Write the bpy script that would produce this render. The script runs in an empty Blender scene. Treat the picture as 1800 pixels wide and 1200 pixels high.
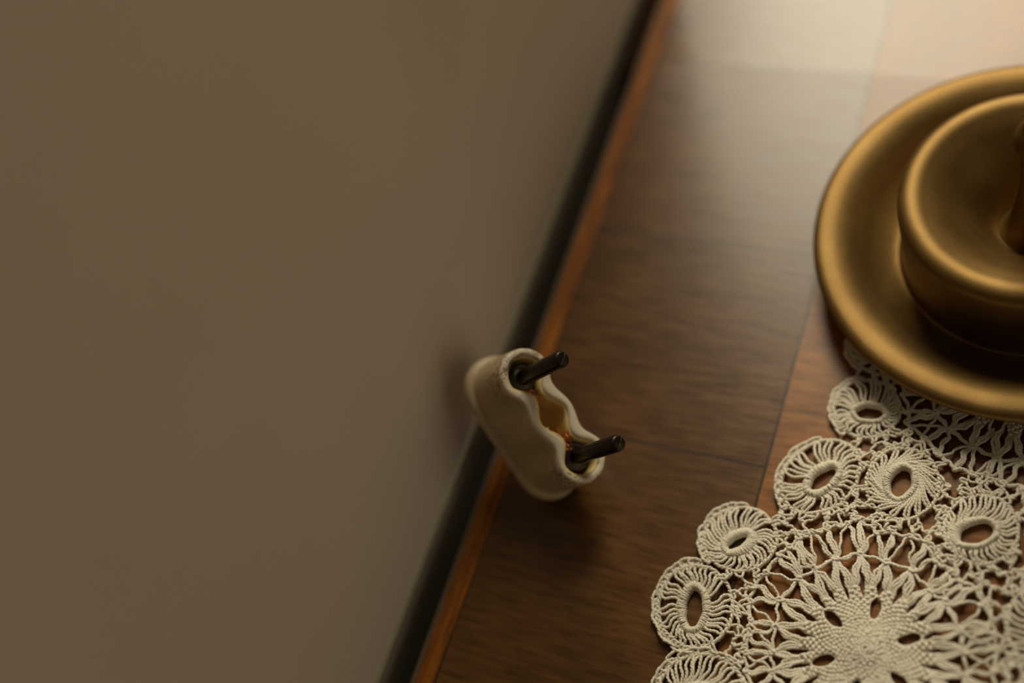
import bpy, math, random
import numpy as np
from mathutils import Vector, Matrix

random.seed(7); rng = np.random.default_rng(7)
S = bpy.context.scene
COL = S.collection
MM = 0.001

# ------------------------------------------------------------------ camera
F_PX = 2063.0
R_ = np.array([[0.8930664, 0.15446353, -0.42257949],
               [0.32627652, -0.86904923, 0.37188313],
               [-0.3098, -0.46999409, -0.82651649]])      # world = R_ @ (right, down, forward)
U, _, Vt = np.linalg.svd(R_); R_ = U @ Vt
CAM_H = 270.0                                               # mm above the table top
cam = bpy.data.cameras.new('camera'); cam_o = bpy.data.objects.new('camera', cam); COL.objects.link(cam_o)
m = np.eye(4); m[:3, 0] = R_[:, 0]; m[:3, 1] = -R_[:, 1]; m[:3, 2] = -R_[:, 2]; m[:3, 3] = (0, 0, CAM_H * MM)
cam_o.matrix_world = Matrix(m.tolist())
cam.sensor_width = 36; cam.lens = 36 * F_PX / 1800
cam.clip_start = 0.01; cam.clip_end = 50
cam.dof.use_dof = True; cam.dof.focus_distance = 0.271; cam.dof.aperture_fstop = 3.1
S.camera = cam_o

# ------------------------------------------------------------------ light and exposure
S.view_settings.view_transform = 'Standard'; S.view_settings.look = 'None'
S.view_settings.gamma = 1; S.view_settings.use_curve_mapping = False
S.view_settings.exposure = 0.0
W = bpy.data.worlds.new('world'); S.world = W; W.use_nodes = True
W.node_tree.nodes['Background'].inputs[0].default_value = (1.0, 0.83, 0.60, 1)
W.node_tree.nodes['Background'].inputs[1].default_value = 0.028

def area(name, loc, target, sx, sy, power, color):
    l = bpy.data.lights.new(name, 'AREA'); l.shape = 'RECTANGLE'; l.size = sx; l.size_y = sy
    l.energy = power; l.color = color
    o = bpy.data.objects.new(name, l); COL.objects.link(o); o.location = loc
    o.rotation_euler = (Vector(target) - Vector(loc)).to_track_quat('-Z', 'Y').to_euler()
    return o
area('window_daylight', (-0.23, 1.00, 0.86), (-0.20, 0.0, 0.30), 0.44, 0.66, 16.5, (1.0, 0.90, 0.68))
area('side_fill', (1.55, -0.05, 0.33), (-0.14, 0.05, 0.05), 1.1, 0.6, 2.1, (1.0, 0.84, 0.66))  # unseen fill lamp, added to brighten the plaster wall

# ------------------------------------------------------------------ helpers
def px(u, v, z=0.0):
    """point (mm) on the horizontal plane at height z that the photograph's pixel (u, v) shows"""
    d = R_ @ np.array([u - 900.0, v - 600.0, F_PX]); t = (CAM_H - z) / -d[2]
    return np.array([d[0] * t, d[1] * t, z])

def link_mesh(name, V, F, mat, parent=None, smooth=True):
    me = bpy.data.meshes.new(name)
    me.from_pydata([tuple(map(float, v)) for v in V], [], [tuple(map(int, f)) for f in F])
    me.materials.append(mat)
    if smooth:
        me.polygons.foreach_set('use_smooth', [True] * len(me.polygons))
    me.update()
    o = bpy.data.objects.new(name, me); COL.objects.link(o)
    if parent: o.parent = parent
    return o

def quads_mesh(name, V, Q, mat, parent=None):
    """fast all-quad mesh from numpy arrays"""
    me = bpy.data.meshes.new(name)
    me.vertices.add(len(V)); me.vertices.foreach_set('co', V.astype(np.float32).ravel())
    me.loops.add(Q.size); me.loops.foreach_set('vertex_index', Q.astype(np.int32).ravel())
    me.polygons.add(len(Q)); me.polygons.foreach_set('loop_start', np.arange(0, Q.size, 4, dtype=np.int32))
    me.polygons.foreach_set('loop_total', np.full(len(Q), 4, dtype=np.int32))
    me.polygons.foreach_set('use_smooth', np.ones(len(Q), dtype=bool))
    me.materials.append(mat); me.update(calc_edges=True); me.validate()
    o = bpy.data.objects.new(name, me); COL.objects.link(o)
    if parent: o.parent = parent
    return o

def tag(o, label=None, cat=None, group=None, kind=None):
    if label: o['label'] = label
    if cat: o['category'] = cat
    if group: o['group'] = group
    if kind: o['kind'] = kind
    return o

def empty(name, loc=(0, 0, 0)):
    o = bpy.data.objects.new(name, None); COL.objects.link(o); o.location = loc; o.empty_display_size = 0.01
    return o

def box(x0, x1, y0, y1, z0, z1):
    V = [(x, y, z) for x in (x0, x1) for y in (y0, y1) for z in (z0, z1)]
    F = [(0, 1, 3, 2), (4, 6, 7, 5), (0, 4, 5, 1), (2, 3, 7, 6), (0, 2, 6, 4), (1, 5, 7, 3)]
    return V, F

def boxes(name, bs, mat, parent=None, bevel=0.0):
    V = []; F = []
    for b in bs:
        v, f = box(*b); k = len(V); V += v; F += [tuple(i + k for i in q) for q in f]
    o = link_mesh(name, V, F, mat, parent, smooth=False)
    if bevel:
        md = o.modifiers.new('bevel', 'BEVEL'); md.width = bevel; md.segments = 3
    return o

def lathe(name, prof, mat, parent=None, n=128):
    """closed lathe about z from (r, z) in metres, ends on the axis"""
    V = []; F = []
    for r, z in prof:
        for k in range(n):
            a = 2 * math.pi * k / n; V.append((r * math.cos(a), r * math.sin(a), z))
    for i in range(len(prof) - 1):
        for k in range(n):
            F.append((i * n + k, i * n + (k + 1) % n, (i + 1) * n + (k + 1) % n, (i + 1) * n + k))
    c = len(V); V.append((0, 0, prof[0][1])); V.append((0, 0, prof[-1][1]))
    for k in range(n):
        F.append((c, (k + 1) % n, k)); F.append((c + 1, (len(prof) - 1) * n + k, (len(prof) - 1) * n + (k + 1) % n))
    return link_mesh(name, V, F, mat, parent)

def catmull(P, step, closed=False):
    P = np.asarray(P, float)
    if closed: Q = np.vstack([P[-1], P, P[0], P[1]])
    else: Q = np.vstack([2 * P[0] - P[1], P, 2 * P[-1] - P[-2]])
    out = []
    for i in range(1, len(Q) - 2):
        a, b, c, d = Q[i - 1], Q[i], Q[i + 1], Q[i + 2]
        n = max(2, int(np.linalg.norm(c - b) / step) + 1)
        t = (np.arange(n) / n)[:, None]
        out.append(0.5 * ((2 * b) + (-a + c) * t + (2 * a - 5 * b + 4 * c - d) * t ** 2 + (-a + 3 * b - 3 * c + d) * t ** 3))
    if not closed: out.append(Q[-2][None])
    return np.vstack(out)

class Threads:
    """collects cotton threads: each a two-ply twisted cord swept along a curve (mm)"""
    def __init__(s, step=0.20, sides=10, slack=1.0): s.slack = slack; s.V = []; s.Q = []; s.n = 0; s.step = step; s.sides = sides
    def build(s, name, mat, parent=None):
        return quads_mesh(name, np.vstack(s.V) * MM, np.vstack(s.Q), mat, parent)

def _add(s, P, r=0.36, closed=False, pitch=1.7, ply=0.30, step=None):
    C = catmull(P, step or s.step, closed)
    if len(C) < 3: return
    x, y = C[:, 0].copy(), C[:, 1].copy()      # slack of hand-made lace
    C[:, 0] += s.slack * (.17 * np.sin(y * 1.7 + 2.1 * np.sin(x * .31)) + .10 * np.sin(x * 2.9 + y * 1.1))
    C[:, 1] += s.slack * (.17 * np.sin(x * 1.5 + 1.7 * np.sin(y * .37)) + .10 * np.sin(y * 2.6 - x * 1.3))
    if not closed:          # taper both ends to a rounded point
        d0 = C[0] - C[1]; d1 = C[-1] - C[-2]
        C = np.vstack([C[0] + d0 / (np.linalg.norm(d0) + 1e-9) * r * .5, C, C[-1] + d1 / (np.linalg.norm(d1) + 1e-9) * r * .5])
    T = (np.roll(C, -1, 0) - np.roll(C, 1, 0)) if closed else np.gradient(C, axis=0)
    T /= np.linalg.norm(T, axis=1)[:, None] + 1e-9
    up = np.array([0.03, 0.02, 1.0]); A = np.cross(T, up); A /= np.linalg.norm(A, axis=1)[:, None] + 1e-9
    B = np.cross(A, T)
    L = np.r_[0, np.cumsum(np.linalg.norm(np.diff(C, axis=0), axis=1))]
    th = np.arange(s.sides) * 2 * np.pi / s.sides
    ph = (L / pitch * 2 * np.pi + rng.uniform(0, 6))[:, None]
    rr = r * (1 - ply + ply * np.abs(np.cos(th[None] - ph)) * 1.35)
    if not closed:
        rr[0] *= 0.15; rr[-1] *= 0.15
    X = C[:, None] + A[:, None] * (rr * np.cos(th))[..., None] + B[:, None] * (rr * np.sin(th))[..., None]
    n = len(C); k = s.sides
    i = np.arange(n if closed else n - 1)[:, None]; j = np.arange(k)[None]
    i2 = (i + 1) % n; j2 = (j + 1) % k
    q = np.stack([i * k + j, i * k + j2, i2 * k + j2, i2 * k + j], -1).reshape(-1, 4) + s.n
    s.V.append(X.reshape(-1, 3)); s.Q.append(q); s.n += n * k
Threads.add = _add

# ------------------------------------------------------------------ materials
def new_mat(name):
    m = bpy.data.materials.new(name); m.use_nodes = True
    nt = m.node_tree; return m, nt, nt.nodes['Principled BSDF']
def node(nt, t, **kw):
    n = nt.nodes.new(t)
    for k, v in kw.items():
        if k in n.inputs: n.inputs[k].default_value = v
        else: setattr(n, k, v)
    return n
def noise(nt, scale, detail=4, rough=0.55, vec=None):
    n = nt.nodes.new('ShaderNodeTexNoise'); n.inputs['Scale'].default_value = scale
    n.inputs['Detail'].default_value = detail; n.inputs['Roughness'].default_value = rough
    if vec is not None: nt.links.new(vec, n.inputs['Vector'])
    return n
def ramp(nt, fac, stops):
    r = nt.nodes.new('ShaderNodeValToRGB'); e = r.color_ramp.elements
    while len(e) < len(stops): e.new(0.5)
    for k, (p, c) in enumerate(stops): e[k].position = p; e[k].color = (*c, 1)
    nt.links.new(fac, r.inputs[0]); return r
def mixc(nt, fac, a, b, mode='MIX'):
    n = nt.nodes.new('ShaderNodeMix'); n.data_type = 'RGBA'; n.blend_type = mode
    for sck, v in ((n.inputs[0], fac), (n.inputs[6], a), (n.inputs[7], b)):
        if hasattr(v, 'is_linked') or hasattr(v, 'links'): nt.links.new(v, sck)
        else: sck.default_value = v if not isinstance(v, tuple) else (*v, 1)
    return n.outputs[2]
def math_n(nt, op, a, b=None, c=None):
    n = nt.nodes.new('ShaderNodeMath'); n.operation = op
    for k, v in enumerate((a, b, c)):
        if v is None: continue
        if isinstance(v, (int, float)): n.inputs[k].default_value = v
        else: nt.links.new(v, n.inputs[k])
    return n.outputs[0]
def bump(nt, b, h, strength, dist):
    n = nt.nodes.new('ShaderNodeBump'); n.inputs['Strength'].default_value = strength; n.inputs['Distance'].default_value = dist
    nt.links.new(h, n.inputs['Height']); nt.links.new(n.outputs[0], b.inputs['Normal']); return n

def mat_wall():
    m, nt, b = new_mat('plaster'); tc = node(nt, 'ShaderNodeTexCoord')
    n1 = noise(nt, 9, 3, .5, tc.outputs['Object']); n2 = noise(nt, 900, 3, .6, tc.outputs['Object'])
    c = ramp(nt, n1.outputs[0], [(.3, (.69, .615, .50)), (.7, (.76, .685, .58))])
    nt.links.new(c.outputs[0], b.inputs['Base Color']); b.inputs['Roughness'].default_value = .75
    bump(nt, b, n2.outputs[0], .15, .0003); return m

def mat_veneer():
    """squares of cross-grained veneer, with dark joints; object coordinates in metres"""
    m, nt, b = new_mat('veneer'); tc = node(nt, 'ShaderNodeTexCoord')
    sep = node(nt, 'ShaderNodeSeparateXYZ'); nt.links.new(tc.outputs['Object'], sep.inputs[0])
    X, Y = sep.outputs[0], sep.outputs[1]
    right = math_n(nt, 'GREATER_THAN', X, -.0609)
    row = math_n(nt, 'FLOOR', math_n(nt, 'DIVIDE', math_n(nt, 'SUBTRACT', Y, .0389), .061))
    # grain: along x left of the joint, slanting in the field to its right
    mp1 = node(nt, 'ShaderNodeMapping'); mp1.inputs['Scale'].default_value = (90, 700, 90); nt.links.new(tc.outputs['Object'], mp1.inputs[0])
    mp2 = node(nt, 'ShaderNodeMapping'); mp2.inputs['Rotation'].default_value = (0, 0, math.radians(-62)); mp2.inputs['Scale'].default_value = (80, 560, 80); nt.links.new(tc.outputs['Object'], mp2.inputs[0])
    comb = node(nt, 'ShaderNodeCombineXYZ'); nt.links.new(math_n(nt, 'MULTIPLY', row, 7.3), comb.inputs[2])
    va = node(nt, 'ShaderNodeVectorMath', operation='ADD'); nt.links.new(mp1.outputs[0], va.inputs[0]); nt.links.new(comb.outputs[0], va.inputs[1])
    g1 = noise(nt, 1, 6, .62, va.outputs[0]); g2 = noise(nt, 1, 6, .62, mp2.outputs[0])
    gm = nt.nodes.new('ShaderNodeMix'); nt.links.new(right, gm.inputs[0]); nt.links.new(g1.outputs[0], gm.inputs[2]); nt.links.new(g2.outputs[0], gm.inputs[3])
    G = gm.outputs[0]
    blot = noise(nt, 28, 4, .6, tc.outputs['Object'])
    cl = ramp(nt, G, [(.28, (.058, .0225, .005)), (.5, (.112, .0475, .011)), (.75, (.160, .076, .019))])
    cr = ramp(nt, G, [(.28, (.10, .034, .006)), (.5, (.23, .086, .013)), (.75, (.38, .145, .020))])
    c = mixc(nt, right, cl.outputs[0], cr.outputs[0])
    tint = ramp(nt, blot.outputs[0], [(.3, (.62, .62, .62)), (.7, (1.15, 1.15, 1.15))])
    c = mixc(nt, 1.0, c, tint.outputs[0], 'MULTIPLY')
    # joints
    fr = math_n(nt, 'FRACT', math_n(nt, 'DIVIDE', math_n(nt, 'SUBTRACT', Y, .0389), .061))
    wob = noise(nt, 160, 2, .5, tc.outputs['Object'])
    dj = math_n(nt, 'MULTIPLY', math_n(nt, 'MINIMUM', fr, math_n(nt, 'SUBTRACT', 1.0, fr)), .061)
    jy = math_n(nt, 'MULTIPLY', math_n(nt, 'LESS_THAN', dj, .00028), math_n(nt, 'MULTIPLY', math_n(nt, 'GREATER_THAN', Y, .07), math_n(nt, 'SUBTRACT', 1.0, right)))
    jx = math_n(nt, 'LESS_THAN', math_n(nt, 'ABSOLUTE', math_n(nt, 'ADD', X, .0609)), .00033)
    js = math_n(nt, 'LESS_THAN', math_n(nt, 'ABSOLUTE', math_n(nt, 'ADD', X, .1251)), .0003)
    J = math_n(nt, 'MAXIMUM', math_n(nt, 'MAXIMUM', jy, jx), js)
    J = math_n(nt, 'MULTIPLY', J, math_n(nt, 'ADD', wob.outputs[0], .5))
    c = mixc(nt, J, c, (.012, .006, .003))
    nt.links.new(c, b.inputs['Base Color'])
    # the row beyond the far joint is polished brighter
    far = math_n(nt, 'GREATER_THAN', row, 2.5)
    ro = math_n(nt, 'SUBTRACT', math_n(nt, 'ADD', math_n(nt, 'MULTIPLY', G, .12), .25), math_n(nt, 'MULTIPLY', far, .04))
    nt.links.new(ro, b.inputs['Roughness'])
    ro = math_n(nt, 'ADD', ro, math_n(nt, 'MULTIPLY', right, .035)); nt.links.new(ro, b.inputs['Roughness'])
    b.inputs['Specular IOR Level'].default_value = .45
    h = math_n(nt, 'SUBTRACT', math_n(nt, 'MULTIPLY', G, .5), J)
    bump(nt, b, h, .22, .00025); return m

def mat_strip():
    m, nt, b = new_mat('edge_wood'); tc = node(nt, 'ShaderNodeTexCoord')
    mp = node(nt, 'ShaderNodeMapping'); mp.inputs['Scale'].default_value = (500, 45, 500); nt.links.new(tc.outputs['Object'], mp.inputs[0])
    g = noise(nt, 1, 5, .6, mp.outputs[0])
    c = ramp(nt, g.outputs[0], [(.3, (.070, .018, .002)), (.55, (.25, .078, .006)), (.75, (.42, .15, .012))])
    nt.links.new(c.outputs[0], b.inputs['Base Color']); b.inputs['Roughness'].default_value = .55; b.inputs['Specular IOR Level'].default_value = .2
    bump(nt, b, g.outputs[0], .3, .0002); return m

def mat_plain(name, col, rough=.6, metal=0, ns=60, var=.15, bs=0.0, bd=.0002):
    m, nt, b = new_mat(name); tc = node(nt, 'ShaderNodeTexCoord'); n = noise(nt, ns, 4, .6, tc.outputs['Object'])
    c = ramp(nt, n.outputs[0], [(.3, tuple(x * (1 - var) for x in col)), (.7, tuple(min(1, x * (1 + var)) for x in col))])
    nt.links.new(c.outputs[0], b.inputs['Base Color']); b.inputs['Roughness'].default_value = rough; b.inputs['Metallic'].default_value = metal
    if bs: bump(nt, b, n.outputs[0], bs, bd)
    return m

def mat_cotton():
    m, nt, b = new_mat('cotton'); tc = node(nt, 'ShaderNodeTexCoord')
    n = noise(nt, 45, 3, .6, tc.outputs['Object']); n2 = noise(nt, 2600, 2, .6, tc.outputs['Object'])
    c = ramp(nt, n.outputs[0], [(.3, (.68, .625, .49)), (.7, (.78, .725, .60))])
    nt.links.new(c.outputs[0], b.inputs['Base Color']); b.inputs['Roughness'].default_value = .62
    b.inputs['Sheen Weight'].default_value = .15
    b.inputs['Subsurface Weight'].default_value = .12; b.inputs['Subsurface Scale'].default_value = .0006
    b.inputs['Subsurface Radius'].default_value = (1, .7, .4)
    bump(nt, b, n2.outputs[0], .3, .00008); return m

def mat_brass():
    m, nt, b = new_mat('aged_brass'); tc = node(nt, 'ShaderNodeTexCoord')
    n = noise(nt, 35, 5, .65, tc.outputs['Object']); n2 = noise(nt, 500, 3, .6, tc.outputs['Object'])
    c = ramp(nt, n.outputs[0], [(.3, (.135, .076, .020)), (.55, (.20, .118, .034)), (.8, (.25, .16, .057))])
    nt.links.new(c.outputs[0], b.inputs['Base Color']); b.inputs['Metallic'].default_value = .80
    r = math_n(nt, 'ADD', math_n(nt, 'MULTIPLY', n.outputs[0], .10), .46); nt.links.new(r, b.inputs['Roughness'])
    bump(nt, b, n2.outputs[0], .08, .0001); return m

def mat_porcelain():
    m, nt, b = new_mat('porcelain'); tc = node(nt, 'ShaderNodeTexCoord')
    sep = node(nt, 'ShaderNodeSeparateXYZ'); nt.links.new(tc.outputs['Object'], sep.inputs[0])
    n = noise(nt, 90, 4, .6, tc.outputs['Object'])
    c = ramp(nt, n.outputs[0], [(.3, (.46, .35, .20)), (.7, (.60, .49, .32))]).outputs[0]
    rim = node(nt, 'ShaderNodeMapRange'); nt.links.new(sep.outputs[2], rim.inputs[0]); rim.inputs[1].default_value = .0002; rim.inputs[2].default_value = .0014
    c = mixc(nt, rim.outputs[0], c, (.68, .61, .48))
    # brown bruises scattered near both ends of the rim
    sp = noise(nt, 1250, 3, .7, tc.outputs['Object']); spm = noise(nt, 260, 2, .5, tc.outputs['Object'])
    ax = math_n(nt, 'ABSOLUTE', sep.outputs[0])
    endm = node(nt, 'ShaderNodeMapRange'); nt.links.new(ax, endm.inputs[0]); endm.inputs[1].default_value = .0075; endm.inputs[2].default_value = .0125
    zm = node(nt, 'ShaderNodeMapRange'); nt.links.new(sep.outputs[2], zm.inputs[0]); zm.inputs[1].default_value = -.0095; zm.inputs[2].default_value = -.003
    k = math_n(nt, 'MULTIPLY', math_n(nt, 'MULTIPLY', endm.outputs[0], zm.outputs[0]), math_n(nt, 'GREATER_THAN', spm.outputs[0], .44))
    k = math_n(nt, 'MULTIPLY', k, math_n(nt, 'GREATER_THAN', sp.outputs[0], .54))
    c = mixc(nt, math_n(nt, 'MULTIPLY', k, .65), c, (.055, .026, .010))
    nt.links.new(c, b.inputs['Base Color']); b.inputs['Roughness'].default_value = .42
    b.inputs['Subsurface Weight'].default_value = .5; b.inputs['Subsurface Scale'].default_value = .0022
    b.inputs['Subsurface Radius'].default_value = (1.0, .62, .28)
    n3 = noise(nt, 1400, 3, .6, tc.outputs['Object']); bump(nt, b, n3.outputs[0], .12, .00015)
    return m

def mat_well():
    m, nt, b = new_mat('porcelain_well'); tc = node(nt, 'ShaderNodeTexCoord'); n = noise(nt, 200, 3, .6, tc.outputs['Object'])
    c = ramp(nt, n.outputs[0], [(.3, (.66, .42, .15)), (.7, (.82, .57, .25))])
    nt.links.new(c.outputs[0], b.inputs['Base Color']); b.inputs['Roughness'].default_value = .5
    b.inputs['Subsurface Weight'].default_value = .6; b.inputs['Subsurface Scale'].default_value = .002; b.inputs['Subsurface Radius'].default_value = (1, .6, .25)
    return m

M_WALL = mat_wall(); M_VEN = mat_veneer(); M_STRIP = mat_strip(); M_COT = mat_cotton(); M_BRASS = mat_brass()
M_PORC = mat_porcelain(); M_WELL = mat_well()
M_DARKW = mat_plain('dark_wood', (.075, .025, .008), .5)
M_GAP_SHADE = mat_plain('gap_shade_tone', (.26, .23, .16), .85)  # shade of the wall gap, put into the colour
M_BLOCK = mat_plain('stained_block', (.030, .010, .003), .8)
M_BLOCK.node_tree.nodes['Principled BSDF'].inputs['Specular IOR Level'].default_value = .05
M_PALE = mat_plain('pale_edge', (.115, .08, .045), .7)
M_PIN = mat_plain('blackened_metal', (.040, .031, .021), .36, .9, 300, .3, .15, .0001)
M_COLLAR = mat_plain('tarnished_metal', (.075, .058, .038), .36, .9, 300, .3)
M_COPPER = mat_plain('copper', (.62, .22, .075), .3, 1.0, 300, .2)
M_FLOOR = mat_plain('floor_boards', (.10, .06, .035), .6)
M_FRAME = mat_plain('window_paint', (.55, .5, .42), .5)

# ------------------------------------------------------------------ the room
WX = -0.1392                                         # wall face
tag(boxes('wall_left', [(WX - .16, WX, -.9, .285, -.75, 1.75)], M_WALL), kind='structure')
tag(boxes('wall_back', [(-1.1, -.58, 1.05, 1.2, -.75, 1.75), (.12, 1.75, 1.05, 1.2, -.75, 1.75),
                        (-.58, .12, 1.05, 1.2, -.75, .34), (-.58, .12, 1.05, 1.2, 1.38, 1.75)], M_WALL), kind='structure')
def window(name, c, hw, z0, z1, axis):
    f = .035; B = []
    for a0, a1, b0, b1 in ((-hw, -hw + f, z0, z1), (hw - f, hw, z0, z1), (-.012, .012, z0 + f, z1 - f), (-hw + f, hw - f, z0, z0 + f), (-hw + f, hw - f, z1 - f, z1)):
        if axis == 'x': B.append((c[0] + a0, c[0] + a1, c[1], c[1] + .04, b0, b1))
        else: B.append((c[0], c[0] + .04, c[1] + a0, c[1] + a1, b0, b1))
    return tag(boxes(name, B, M_FRAME), kind='structure')
window('window_1', (-.23, 1.08), .35, .34, 1.38, 'x')
tag(boxes('wall_right', [(1.62, 1.77, -1.2, -.64, -.75, 1.75), (1.62, 1.77, .54, 1.05, -.75, 1.75), (1.62, 1.77, -.64, .54, -.75, -.02), (1.62, 1.77, -.64, .54, .68, 1.75)], M_WALL), kind='structure')
window('side_fill_frame', (1.66, -.05), .59, -.02, .68, 'y')  # unseen frame, added to go with the side fill lamp
tag(boxes('floor', [(-1.3, 1.8, -1.2, 1.3, -.79, -.75)], M_FLOOR), kind='structure')
tag(boxes('gap_shade_strip', [(WX, WX + .0008, -.9, .285, -.10, .0022)], M_GAP_SHADE, bevel=.0004), kind='structure')  # added thin strip; its dark colour stands for shade between wall and table
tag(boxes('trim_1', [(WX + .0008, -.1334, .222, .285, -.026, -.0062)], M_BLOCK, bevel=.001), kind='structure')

# ------------------------------------------------------------------ the table
tab = empty('wooden_table', (.17, .10, -.75))
tag(tab, 'dark brown wooden table with squares of cross-grained veneer, set close to the plaster wall', 'table')
def tpart(name, bs, mat, bevel=0):
    o = boxes(name, bs, mat, None, bevel); o.parent = tab; o.matrix_parent_inverse = Matrix.Translation((-.17, -.10, .75)); return o
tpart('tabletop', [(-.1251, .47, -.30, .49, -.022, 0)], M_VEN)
tpart('edge_strip', [(-.1304, -.1251, -.30, .49, -.022, .00005)], M_STRIP, .0007)['label'] = 'orange brown solid wood edging strip'
tpart('edge_moulding', [(-.1328, -.1304, -.30, .49, -.022, -.0030)], M_PALE, .0002)['label'] = 'pale worn lower edge'
tpart('apron', [(-.10, .44, -.27, -.25, -.09, -.022), (-.10, .44, .44, .46, -.09, -.022), (-.10, -.08, -.25, .44, -.09, -.022), (.42, .44, -.25, .44, -.09, -.022)], M_DARKW)
for lx in (-.10, .40):
    for ly in (-.27, .42):
        tpart('leg', [(lx, lx + .04, ly, ly + .04, -.75, -.022)], M_DARKW, .003)

# ------------------------------------------------------------------ the plug
def rotm(w):
    t = np.linalg.norm(w) + 1e-12; k = w / t
    K = np.array([[0, -k[2], k[1]], [k[2], 0, -k[0]], [-k[1], k[0], 0]])
    return np.eye(3) + np.sin(t) * K + (1 - np.cos(t)) * K @ K
PM = np.array([[0.6086, 0.3606, 0.7068], [-0.5217, 0.853, 0.014], [-0.5979, -0.3772, 0.7073]])
U, _, Vt = np.linalg.svd(PM); PM = U @ Vt
PT = np.array([-108.31, 92.39, 25.0])
HS = 11.48                                            # half the pin spacing
plug = empty('electric_plug')
tag(plug, 'old cream porcelain two-pin electric plug leaning against the wall on the table edge', 'plug')
mw = np.eye(4); mw[:3, :3] = PM; mw[:3, 3] = PT * MM; plug.matrix_world = Matrix(mw.tolist())

def lobe_outline(R, hs, wm, neck, n=48, sharp=.5):
    """closed outline: round lobes at +-hs, a middle lobe half-width wm, waists of half-width neck between"""
    t = np.linspace(0, 1, n)
    xs = -(hs + R) * np.cos(np.pi * t)
    def h(x):
        ax = abs(x)
        if ax > hs: return math.sqrt(max(R * R - (ax - hs) ** 2, 0))
        e = R - (R - neck) * (0.5 - 0.5 * math.cos(min(1, (hs - ax) / (hs * .46)) * math.pi))
        mdl = neck + (wm - neck) * (0.5 + 0.5 * math.cos(min(1, ax / (hs * .54)) * math.pi))
        return max(e, mdl) if (ax > hs * .54 or ax < hs * .54) else neck
    top = [(x, h(x)) for x in xs]; bot = [(x, -h(x)) for x in xs[-2:0:-1]]
    return np.array(top + bot)

rings = []; zs = []
def ring(R, wm, neck, z, wob=0): rings.append((lobe_outline(R, HS, wm, neck), z, wob))
# outside, from the rear face up to the rim, over the rim, then down into the wells
st = lambda R, z, w=0: ring(R, R, R, z, w)
ring(3.0, 3.0, 3.0, -18.6)
st(6.6, -18.55); st(7.9, -18.2); st(8.6, -17.5); st(8.9, -16.6); st(8.85, -15.6); st(8.75, -14.9); st(8.2, -14.3); st(7.5, -14.0); st(7.25, -13.6)
st(7.3, -12.6)
ring(7.35, 7.2, 6.9, -11.0); ring(7.35, 7.1, 6.6, -9.0); ring(7.3, 6.8, 6.0, -7.0); ring(7.2, 6.6, 5.45, -5.0); ring(7.1, 6.35, 5.1, -2.5); ring(7.0, 6.15, 4.9, -.3)
ring(6.95, 6.1, 4.75, 1.0, .5); ring(6.8, 5.95, 4.6, 1.6, 1); ring(6.5, 5.6, 4.35, 1.95, 1)
ring(5.7, 4.7, 2.6, 2.0, 1); ring(5.35, 4.3, 1.8, 1.85, .6); ring(5.15, 4.15, 1.5, 1.2); 
outer_n = len(rings)
ring(5.05, 4.1, 1.4, -.5); ring(5.0, 4.0, 1.4, -3); ring(4.9, 3.9, 1.3, -6.0); ring(4.2, 3.3, 1.0, -6.9); ring(1.2, .9, .4, -7.1)
V = []
for P, z, wob in rings:
    for k, (x, y) in enumerate(P):
        dz = 0; dx = dy = 0
        if wob:
            a = k * .9
            rough = 1.0 if x > 9 else .35
            dz = rng.normal() * .10 * wob * rough; dx = rng.normal() * .06 * wob * rough; dy = rng.normal() * .06 * wob * rough
        V.append((x + dx, y + dy, z + dz))
V = np.array(V); n = len(rings[0][0]); F = []
for i in range(len(rings) - 1):
    for k in range(n): F.append((i * n + k, i * n + (k + 1) % n, (i + 1) * n + (k + 1) % n, (i + 1) * n + k))
F = [f[::-1] for f in F]
F.append(tuple(range(n))); F.append(tuple((len(rings) - 1) * n + k for k in range(n))[::-1])
# body is the outside down to the well lip; the wells a part of their own
cut = outer_n - 1
body = link_mesh('plug_body', V[:(cut + 1) * n] * MM, [f for f in F if max(f) < (cut + 1) * n], M_PORC, plug)
wv = V[cut * n:]; wfcs = [tuple(i - cut * n for i in f) for f in F if min(f) >= cut * n]
well = link_mesh('contact_well', wv * MM, wfcs, M_WELL, plug); well['label'] = 'ochre hollow inside the porcelain rim'
for o in (body, well):
    import bmesh
    bm = bmesh.new(); bm.from_mesh(o.data); bmesh.ops.recalc_face_normals(bm, faces=bm.faces[:]); bm.to_mesh(o.data); bm.free()
sb = body.modifiers.new('sub', 'SUBSURF'); sb.levels = 2; sb.render_levels = 2
sol = well.modifiers.new('solid', 'SOLIDIFY'); sol.thickness = .0004; sol.offset = -1

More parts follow.
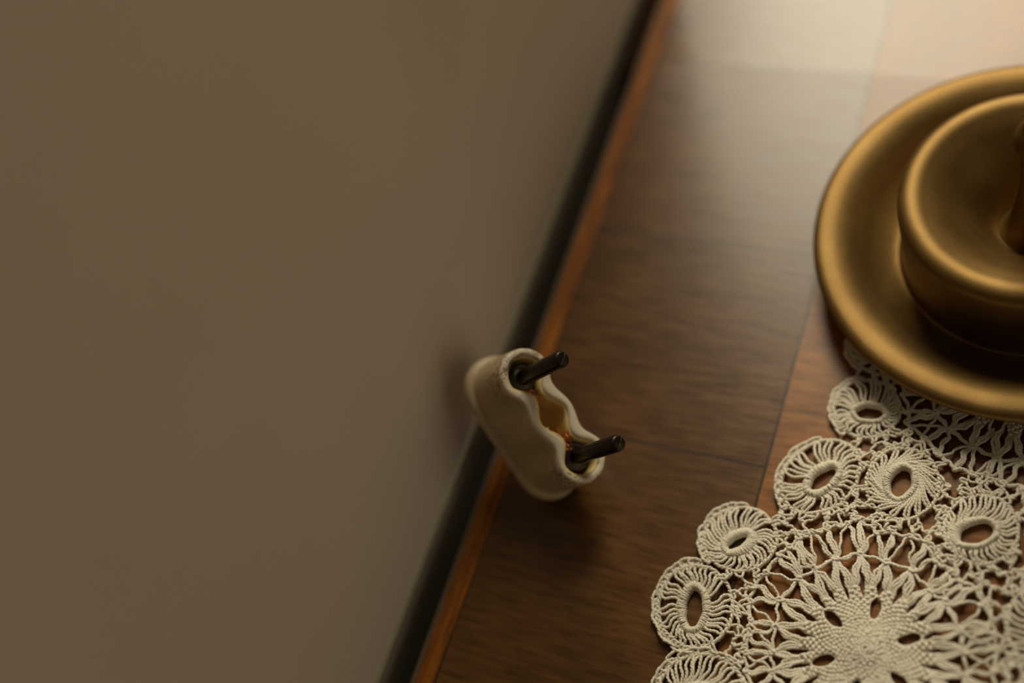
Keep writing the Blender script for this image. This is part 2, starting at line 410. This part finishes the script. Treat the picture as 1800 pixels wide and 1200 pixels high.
def lathe_local(name, prof, cx, mat, parent, n=48):
    o = lathe(name, [(r * MM, z * MM) for r, z in prof], mat, parent, n); o.location = (cx * MM, 0, 0); return o
LP = 20.6
for cx in (-HS, HS):
    # split pin: two D-shaped halves joined at the root, domed tip
    V = []; F = []
    for sgn in (1, -1):
        prof = [(2.0, -1.5), (2.0, 3), (2.0, LP - 1.2), (1.85, LP - .6), (1.45, LP - .15), (.8, LP)]
        base = len(V); m_ = 17
        for r, z in prof:
            g = 0.0 if z < 4 else .16
            for k in range(m_):
                a = math.pi * k / (m_ - 1); V.append((r * math.cos(a), sgn * (max(r * math.sin(a), g)), z))
        for i in range(len(prof) - 1):
            for k in range(m_):
                a_, b_ = base + i * m_ + k, base + i * m_ + (k + 1) % m_
                F.append((a_, b_, b_ + m_, a_ + m_))
        F.append(tuple(base + (len(prof) - 1) * m_ + k for k in range(m_)))
    Rz = math.radians(118)
    V = [(x * math.cos(Rz) - y * math.sin(Rz), x * math.sin(Rz) + y * math.cos(Rz), z) for x, y, z in V]
    o = link_mesh('pin', np.array(V) * MM, F, M_PIN, plug); o.location = (cx * MM, 0, 0)
    bm = bmesh.new(); bm.from_mesh(o.data); bmesh.ops.recalc_face_normals(bm, faces=bm.faces[:]); bm.to_mesh(o.data); bm.free()
    bv = o.modifiers.new('bevel', 'BEVEL'); bv.width = .0001; bv.segments = 2; bv.limit_method = 'ANGLE'
    c = lathe_local('collar', [(2.0, -6.9), (3.0, -6.9), (3.05, -1.6), (3.5, -1.5), (3.55, -.9), (3.3, -.6), (2.9, -.55), (2.6, -.75), (2.35, -.3), (2.02, -.2)], cx, M_COLLAR, plug)
    c['label'] = 'tarnished round washer at the foot of a pin'
# frayed copper strands
def strands(seed, P0, P1, n):
    T = Threads(.12, 6, 0); r_ = np.random.default_rng(seed)
    for i in range(n):
        p0 = np.array(P0) + r_.normal(size=3) * .35; p1 = np.array(P1) + r_.normal(size=3) * .5
        mid = [p0 + (p1 - p0) * t + r_.normal(size=3) * .45 for t in (.35, .7)]
        T.add([p0, *mid, p1], r=.12, ply=0)
    return T
for sd, a, b_, n_ in ((3, (-8.6, -2.0, -.2), (-5.6, -.3, -.6), 14), (4, (8.4, -.8, .2), (5.0, .9, 1.0), 9), (9, (3.2, -1.6, -.2), (4.8, -1.2, -.2), 6)):
    o = strands(sd, a, b_, n_).build('copper_wire', M_COPPER, plug)
    o['label'] = 'frayed copper wire strands'
# small broken flake on the inner lip
fl = link_mesh('broken_chip', np.array([(1.2, -3.4, -.6), (2.6, -3.2, -.8), (1.7, -1.9, -.4), (1.3, -3.4, .6), (2.4, -3.3, .5), (1.7, -2.3, .5)]) * MM,
               [(0, 2, 1), (3, 4, 5), (0, 1, 4, 3), (1, 2, 5, 4), (2, 0, 3, 5)], M_PORC, plug, smooth=False)

# ------------------------------------------------------------------ the candlestick
CX, CY = -12.3, 168.9
base_z = 2.7
cs = empty('candlestick', (CX * MM, CY * MM, base_z * MM))
tag(cs, 'round brass candlestick with a wide rolled rim and raised centre, standing on the white lace', 'candlestick')
prof = [(0, 0.0), (33, 0.0), (34.5, .2), (38, .8), (44, 2.8), (48.3, 5.0), (50.2, 6.4), (50.6, 7.6), (50.5, 8.4), (49.9, 9.1), (48.8, 9.5), (46.8, 9.5),
        (44.6, 9.1), (42.0, 8.0), (39.2, 6.0), (36.4, 3.6), (33.6, 1.7), (31.2, .6), (29.8, .7), (29.5, 4.0), (29.5, 8.5), (29.5, 12), (29.6, 17), (29.8, 20.6),
        (29.7, 22.6), (28.8, 24.0), (27.2, 24.6), (25.2, 24.5), (23.2, 23.7), (20.4, 22.2), (17.6, 20.1), (15, 17.7), (12.4, 14.9), (10, 12.0), (8, 9.6), (6.6, 8.6)]
def smooth_prof(p, st=.6):
    q = catmull([(a, 0, b) for a, b in p], st); return [(max(a, 0.01) * MM, b * MM) for a, _, b in q]
lathe('base', smooth_prof(prof[1:]), M_BRASS, cs, 192)
lathe('stem', smooth_prof([(7.2, 8.3), (5.6, 10.5), (4.4, 16), (3.4, 25), (3.2, 32), (3.5, 38), (4.1, 40.5), (4.9, 42.5), (5.0, 44.5), (4.3, 46.6), (3.3, 48.5), (2.9, 53), (2.8, 70), (2.9, 90), (3.6, 97), (4.2, 101), (3.4, 104)]), M_BRASS, cs, 64)
lathe('candle_socket', smooth_prof([(3.2, 103), (6, 104.5), (9.5, 105.5), (10.2, 106.4), (9.4, 107), (7, 107.2), (6.6, 110), (6.8, 120), (7.3, 126), (7.6, 128), (6.6, 128.2), (6.4, 125), (6.2, 112), (2, 111)]), M_BRASS, cs, 64)

# ------------------------------------------------------------------ the lace doily
D1 = np.array([-29.0, 62.3]); D2 = np.array([-8.0, 133.0]); D3 = np.array([44.0, 86.0])
RK, RL = 20.5, 27.4
doily = empty('lace_doily', (.0, .09, 0))
tag(doily, 'off-white cotton lace doily with flower and ring motifs, spread on the table under the candlestick', 'doily')
def attach(o): o.matrix_parent_inverse = Matrix.Translation((0, -.09, 0)); return o
def zsurf(x, y):
    """gentle waviness of the cloth"""
    return .55 + .28 * math.sin(x * .21 + y * .13) + .22 * math.sin(x * -.11 + y * .33 + 1.3)
def G(p, z=0.0): return np.array([p[0], p[1], max(.42, zsurf(p[0], p[1]) + z)])
def J(s): return rng.normal() * s
def run(T, a, b, n=1, spread=.5, amp=.35, r=.34, arch=.5, za=.5, ph=None):
    """n side-by-side wavy strands from a to b (2-D points)"""
    a = np.array(a[:2], float); b = np.array(b[:2], float); d = b - a; L = np.linalg.norm(d) + 1e-6; s = np.array([-d[1], d[0]]) / L
    ph = rng.choice([-1, 1]) if ph is None else ph
    for i in range(n):
        o = (i - (n - 1) / 2) * spread
        P = []
        for t in (0, .2, .4, .6, .8, 1):
            w = math.sin(math.pi * t) * o + ph * amp * math.sin(2 * math.pi * t) * (.7 + .3 * rng.random())
            q = a + d * t + s * (w + (J(.05) if 0 < t < 1 else o * .12))
            P.append(G(q, za + arch * math.sin(math.pi * t) + J(.08)))
        T.add(P, r=r)
def knot(T, p, ax=None, R=.85, z=.75):
    """a few tight wraps where threads are tied"""
    for k in range(3):
        a0 = rng.uniform(0, 6); c = G(p, z + .1 * k); tl = rng.uniform(-.4, .4)
        T.add([c + np.array([R * .75 * math.cos(a0 + t), R * .55 * math.sin(a0 + t), .32 * math.sin(a0 * 2 + t + tl)]) for t in np.linspace(0, 2 * math.pi, 7)[:-1]], r=.36, closed=True)

# ---- tied points traced round the near flower, the rest completed on their circle
Kt = [(1358, 1180), (1357, 1146), (1364, 1103), (1370, 1054), (1405, 1019), (1432, 1001), (1469, 984), (1513, 974), (1557, 987), (1604, 1002), (1636, 1039), (1662, 1060), (1688, 1109), (1696, 1144), (1696, 1188)]
Lt = [(1311, 1180), (1312, 1149), (1315, 1119), (1319, 1089), (1319, 1057), (1325, 1030), (1346, 1007), (1369, 977), (1389, 961), (1404, 947), (1428, 940), (1457, 929), (1489, 921), (1515, 912), (1540, 936), (1568, 937), (1600, 945), (1627, 953), (1642, 987), (1668, 1004), (1689, 1020), (1719, 1037), (1726, 1064), (1745, 1092), (1749, 1117), (1753, 1145), (1747, 1180)]
def polar(C, p): d = p[:2] - C; return math.hypot(*d), math.atan2(d[1], d[0])
def complete(C, traced, R, n, start=0.):
    pts = [(polar(C, px(u, v, 1.2))) for u, v in traced]; pts = [(r, a) for r, a in pts]
    step = 2 * math.pi / n
    if not pts: return sorted([(R + J(.4), -math.pi + start + k * step + J(.02)) for k in range(n)], key=lambda t: t[1])
    out = list(pts)
    for k in range(n):
        a = -math.pi + start + k * step
        if min(abs((a - b + math.pi) % (2 * math.pi) - math.pi) for _, b in pts) > step * .75: out.append((R + J(.4), a + J(.02)))
    return sorted(out, key=lambda t: t[1])
def xy(C, ra): return C + ra[0] * np.array([math.cos(ra[1]), math.sin(ra[1])])

def flower(C, Ks, Ls, holes_a0, fine=True, hole_r=9.5):
    body = Threads(.17 if fine else .3, 10 if fine else 7, .45); net = Threads(.19 if fine else .3, 10 if fine else 7)
    nK = len(Ks)
    tips = []
    mids = []
    for i in range(nK):
        a0 = Ks[i][1]; a1 = Ks[(i + 1) % nK][1]
        if a1 < a0: a1 += 2 * math.pi
        mids.append(((a0 + a1) / 2, (a1 - a0)))
    RB = 14.6
    # holes: six slits round the middle
    holes = [(hole_r, holes_a0 + k * math.pi / 3, 2.8, 1.45) for k in range(6)]
    def inhole(r, a):
        for hr, ha, hl, hw in holes:
            da = (a - ha + math.pi) % (2 * math.pi) - math.pi
            x = (r - hr) / hl; y = da * r / hw
            if x * x + y * y < 1: return True
        return False
    dome = lambda r: (1.3 if C is not D2 else 0) * math.exp(-(r / 4.5) ** 2)
    # radial warps (to each petal tip), hidden mostly under the weft
    warps = []
    for i, (am, w) in enumerate(mids):
        for k in range(8):
            warps.append((am, (k - 3.5) / 8 * w))
    for k, (am, off) in enumerate(warps):
        a = am + off * .9
        r0 = 1.0 if k % 4 == 0 else (4.0 if k % 2 == 0 else 8.0)
        seg = []
        for r in np.arange(r0, RB + .4, .8):
            if inhole(r, a):
                if len(seg) > 2: body.add(seg, r=.30)
                seg = []; continue
            aa = am + off * (.95 - .35 * max(0, (r - 10.5) / 4)); p = C + r * np.array([math.cos(aa), math.sin(aa)]); seg.append(G(p, .45 + dome(r)))
        if len(seg) > 2: body.add(seg, r=.30)
    # weft: concentric threads passing over and under
    r = .7; par = 0
    while r < RB:
        freq = 96 if r > 7 else (64 if r > 4 else 32)
        nst = max(24, int(2 * math.pi * r / .28))
        seg = []; rj = [J(.05) for _ in range(8)]
        for k in range(nst + 1):
            a = -math.pi + 2 * math.pi * k / nst
            ok = not inhole(r, a)
            if ok and r > 11.2:
                # petals part from each other: the slit widens outward, below every knot
                best = min(mids, key=lambda t: abs((a - t[0] + math.pi) % (2 * math.pi) - math.pi))
                da = abs((a - best[0] + math.pi) % (2 * math.pi) - math.pi)
                lim = best[1] * (.5 - .20 * (r - 11.2) / (RB - 11.2) - .02)
                ok = da < lim
            if ok:
                p = C + (r + .10 * math.sin(3 * a + r) + .05 * math.sin(17 * a)) * np.array([math.cos(a), math.sin(a)])
                seg.append(G(p, .75 + dome(r) + (.36 + J(.05)) * math.sin(a * freq / 2 + par * math.pi + .8 * math.sin(2 * a)) ))
            else:
                if len(seg) > 3: body.add(seg, r=.42, pitch=1.5)
                seg = []
        if len(seg) > 3: body.add(seg, r=.42, pitch=1.5)
        r += .70; par ^= 1
    # rims of the slits
    for hr, ha, hl, hw in holes:
        ca, sa = math.cos(ha), math.sin(ha); c = C + hr * np.array([ca, sa])
        body.add([G(c + np.array([ca, sa]) * (hl + .05) * math.cos(t) + np.array([-sa, ca]) * (hw + .0) * math.sin(t), .8) for t in np.linspace(0, 2 * math.pi, 13)[:-1]], r=.33, closed=True)
    # petals: bundles from each knot down to its two petals
    for i in range(nK):
        kp = xy(C, Ks[i]); ka = Ks[i][1]
        for mi, sg in ((i, 1), (i - 1, -1)):
            am, w = mids[mi]
            ph = rng.choice([-1, 1])
            for k in range(3):
                a_end = am - sg * w * (.05 + .095 * k)
                e = C + (RB - .6 + J(.2)) * np.array([math.cos(a_end), math.sin(a_end)])
                d = e - kp; L = np.linalg.norm(d); s = np.array([-d[1], d[0]]) / L
                bulge = sg * (.45 + (1 - k) * .38)
                P = [G(kp + s * J(.1), .85)]
                for t in (.25, .5, .75): P.append(G(kp + d * t - s * bulge * math.sin(math.pi * t) * 1.0 + s * J(.05), .8 + .45 * math.sin(math.pi * t) + J(.08)))
                P.append(G(e, .6)); net.add(P, r=.35)
        knot(net, kp)
        # ring thread to the next knot
        nx = xy(C, Ks[(i + 1) % nK])
        run(net, kp, nx, 2 if rng.random() < .5 else 1, .35, .22, r=.38, arch=.25, za=.75)
    # outer ring and fans between
    nL = len(Ls); LP_ = [xy(C, l) for l in Ls]
    for j in range(nL):
        run(net, LP_[j], LP_[(j + 1) % nL], 1, .35, .15, r=.40, arch=.15, za=.8)
        run(net, LP_[j], LP_[(j + 1) % nL], 1, .35, .28, r=.30, arch=.1, za=.6)
        knot(net, LP_[j], R=.7)
    for i in range(nK):
        kp = xy(C, Ks[i]); ka = Ks[i][1]
        order = sorted(range(nL), key=lambda j: abs((Ls[j][1] - ka + math.pi) % (2 * math.pi) - math.pi))[:4]
        for q, j in enumerate(order):
            nn = (3, 2, 1, 1)[q]
            if q == 3 and rng.random() < .45: continue
            da = (Ls[j][1] - ka + math.pi) % (2 * math.pi) - math.pi
            run(net, kp, LP_[j], nn, .52, .45, r=.33, arch=.5, za=.7, ph=1 if da > 0 else -1)
    b = body.build('woven_flower', M_COT, doily); attach(b); b['label'] = 'densely woven flower centre with six slits'
    n_ = net.build('knotted_petals', M_COT, doily); attach(n_)
    return LP_

K1 = complete(D1, Kt, RK, 24); L1 = complete(D1, Lt, 27.0, 42)
K2 = complete(D2, [(1709, 784), (1752, 808), (1668, 755), (1645, 725), (1800, 815)], 20.4, 24, .07)
L2 = complete(D2, [(1678, 823), (1710, 832), (1732, 836), (1765, 850), (1652, 800), (1625, 770)], 26.5, 42, .03)
ha = polar(D1, px(1471, 1094, 1.5))[1]
LP1 = flower(D1, K1, L1, ha)
LP2 = flower(D2, K2, L2, polar(D2, px(1757, 738, 1.5))[1], True, 12.0)
LP3 = flower(D3, complete(D3, [], RK, 24), complete(D3, [], 27, 42), .3, False)

# ---- ring motifs: hole, wrapped ring and outer chain as ellipses, in photograph pixels
wheels = [
    # hole (cx, cy, a, b, deg), ring outer, chain outer, bordered arc in degrees of the chain ellipse
    ((1220, 1070, 13, 31, 6), (1219, 1069, 30, 46, 4), (1223, 1067, 66, 72, 0), (95, 275)),
    ((1296, 954, 17, 5.5, -33), (1300, 954, 36, 24, -28), (1302, 948, 64, 56, -10), (150, 285)),
    ((1447, 843, 26, 9.5, -40), (1447, 843, 41, 26, -40), (1443, 838, 76, 57, -38), (175, 295)),
    ((1584, 850, 23, 16, -62), (1583, 850, 35, 32, -60), (1587, 851, 64, 62, 0), None),
    ((1529, 728, 22, 9.5, 3), (1529, 728, 35, 19, 3), (1524, 719, 58, 50, 0), (130, 260)),
    ((1717, 938, 30, 16, -20), (1712, 938, 48, 29, -8), (1725, 931, 65, 61, 0), None),
    ((1222, 1232, 26, 20, -30), (1224, 1232, 42, 36, -20), (1234, 1222, 78, 72, 0), (140, 280)),
    ((1560, 612, 20, 9, -20), (1560, 612, 32, 20, -20), (1554, 612, 58, 46, 0), (130, 230)),
    ((1862, 1098, 30, 30, 0), (1862, 1098, 50, 52, 0), (1850, 1098, 80, 80, 0), None),
    ((1868, 930, 26, 20, 0), (1868, 930, 40, 32, 0), (1866, 930, 62, 58, 0), None),
]
def ell(e, t, k=1.0, z=0.0):
    cx, cy, a, b, g = e; g = math.radians(g); x = a * k * math.cos(t); y = b * k * math.sin(t)
    p = px(cx + x * math.cos(g) - y * math.sin(g), cy + x * math.sin(g) + y * math.cos(g), 1.2)
    return G(p, z)
wheel_pts = []
def eang(e, p, g): return 0
for wi, (eh, er, eo, arc) in enumerate(wheels):
    T = Threads(.17, 10, .45)
    eh = (eh[0], eh[1], eh[2] + 2.5, eh[3] + 2.5, eh[4])
    c0 = px(eh[0], eh[1], 1.2)
    # wrapped ring: soft core, then close-set wraps over it
    N = 58
    core = [(ell(eh, t, 1, .6) + ell(er, t, 1, .6)) / 2 for t in np.linspace(0, 2 * math.pi, 40)[:-1]]
    wid = np.mean([np.linalg.norm(ell(eh, t, 1) - ell(er, t, 1)) for t in np.linspace(0, 6.2, 12)])
    for kk in (.3, .7):
        T.add([ell(eh, t, 1, .75) * (1 - kk) + ell(er, t, 1, .75) * kk for t in np.linspace(0, 2 * math.pi, 40)[:-1]], r=wid * .34, closed=True, ply=.05)
    for k in range(N):
        t = 2 * math.pi * (k + J(.12)) / N
        a = ell(eh, t, 1.0, .5); b = ell(er, t + J(.03), 1.0, .5)
        T.add([a + [0, 0, -.3], a * .85 + b * .15 + [0, 0, .75], (a + b) / 2 + [0, 0, 1.15 + J(.06)], a * .15 + b * .85 + [0, 0, .75], b + [0, 0, -.3]], r=.31, pitch=1.5)
    # looped spokes out to the chain
    M_ = 19
    phs = rng.choice([-1, 1])
    for k in range(M_):
        t = 2 * math.pi * (k + .5 + J(.16)) / M_
        lean = .10 * math.sin(t * 2 + wi) + .06 * phs
        for sd in (-1, 1):
            P = []
            for q, s_ in enumerate((0, .2, .45, .7, .9, 1.0)):
                tt = t + lean * s_ + sd * (.055 + .035 * math.sin(math.pi * s_)) * (1 if s_ < .95 else .3) + .05 * math.sin(s_ * 2 * math.pi + wi)
                a = ell(er, tt, .93, 0); b = ell(eo, tt, .97, 0)
                P.append(a * (1 - s_) + b * s_ + np.array([0, 0, .95 + .35 * math.sin(math.pi * s_) + J(.08)]))
            T.add(P, r=.36)
    # outer chain: two threads winding round each other
    nn = 84
    for ph0 in (0, math.pi):
        T.add([ell(eo, t, 1.0 + .022 * math.sin(t * 26 + ph0) + .008 * math.sin(5 * t), .8 + .28 * math.cos(t * 26 + ph0)) for t in np.linspace(0, 2 * math.pi, nn * 2)[:-1]], r=.34, closed=True)
    for k in range(30): wheel_pts.append(ell(eo, 2 * math.pi * k / 30, 1.02)[:2])
    # picot border along the doily's edge
    if arc:
        a0, a1 = [math.radians(x) for x in arc]; nb = int((a1 - a0) / .21)
        for k in range(nb):
            ta = a0 + (a1 - a0) * k / nb; tb = a0 + (a1 - a0) * (k + 1.25) / nb; hh = 1.15 + J(.02)
            T.add([ell(eo, ta, 1.0, .9), ell(eo, ta - .02, hh - .03, 1.0), ell(eo, (ta + tb) / 2, hh, 1.2), ell(eo, tb + .02, hh - .03, .7), ell(eo, tb, 1.0, .5)], r=.36)
        T.add([ell(eo, t, 1.065 + .018 * math.sin(t * 31), .7 + .2 * math.sin(t * 29)) for t in np.linspace(a0, a1, 60)], r=.34)
    o = T.build('ring_motif', M_COT, doily); attach(o)

# ---- netting that fills between the motifs
def inside(p, poly):
    x, y = p; c = False; n = len(poly)
    for i in range(n):
        x1, y1 = poly[i]; x2, y2 = poly[(i + 1) % n]
        if (y1 > y) != (y2 > y) and x < (x2 - x1) * (y - y1) / (y2 - y1) + x1: c = not c
    return c
outline = [px(u, v, 1)[:2] for u, v in [(1180, 1290), (1200, 1160), (1215, 1130), (1200, 1060), (1220, 1010), (1262, 985), (1262, 930), (1290, 910), (1345, 898), (1400, 872), (1430, 800), (1485, 775), (1490, 720), (1500, 670), (1515, 620), (1530, 590)]]
outline += [np.array(p) for p in [(-36, 160), (-20, 166), (0, 170), (30, 165), (55, 140), (78, 110), (78, 60), (50, 45), (20, 30), (-20, 28), (-45, 36)]]
def in_wheel(p):
    for eh, er, eo, arc in wheels:
        poly = [ell(eo, t, .98)[:2] for t in np.linspace(0, 2 * math.pi, 25)[:-1]]
        c = poly[0] * 0 + sum(poly) / len(poly)
        if np.linalg.norm(c - p) < 14 and inside(p, poly): return True
    return False
polys = [LP1, LP2, LP3]
cand = rng.uniform([-75, 25], [80, 170], (16000, 2)); pts = []
fixed = [p for P in polys for p in P] + wheel_pts
FX = np.array(fixed)
for p in cand:
    if not inside(p, outline): continue
    if any(inside(p, P) for P in polys): continue
    if pts and np.min(np.hypot(*(np.array(pts) - p).T)) < 1.55: continue
    if np.min(np.hypot(*(FX - p).T)) < 1.05: continue
    if in_wheel(p): continue
    pts.append(p)
net = Threads(.2, 9); allp = np.array(pts + fixed); done = set()
for i, p in enumerate(pts):
    d = np.hypot(*(allp - p).T); idx = np.argsort(d)[1:5]
    for q, j in enumerate(idx):
        key = (min(i, int(j)), max(i, int(j)))
        if key in done or d[j] > 4: continue
        done.add(key)
        run(net, p, allp[j], 1, .4, .30, r=.32, arch=.3 + .3 * rng.random(), za=.5 + .4 * rng.random())
    if rng.random() < .8: knot(net, p, R=.62, z=.7)
attach(net.build('chain_netting', M_COT, doily))['kind'] = 'stuff'
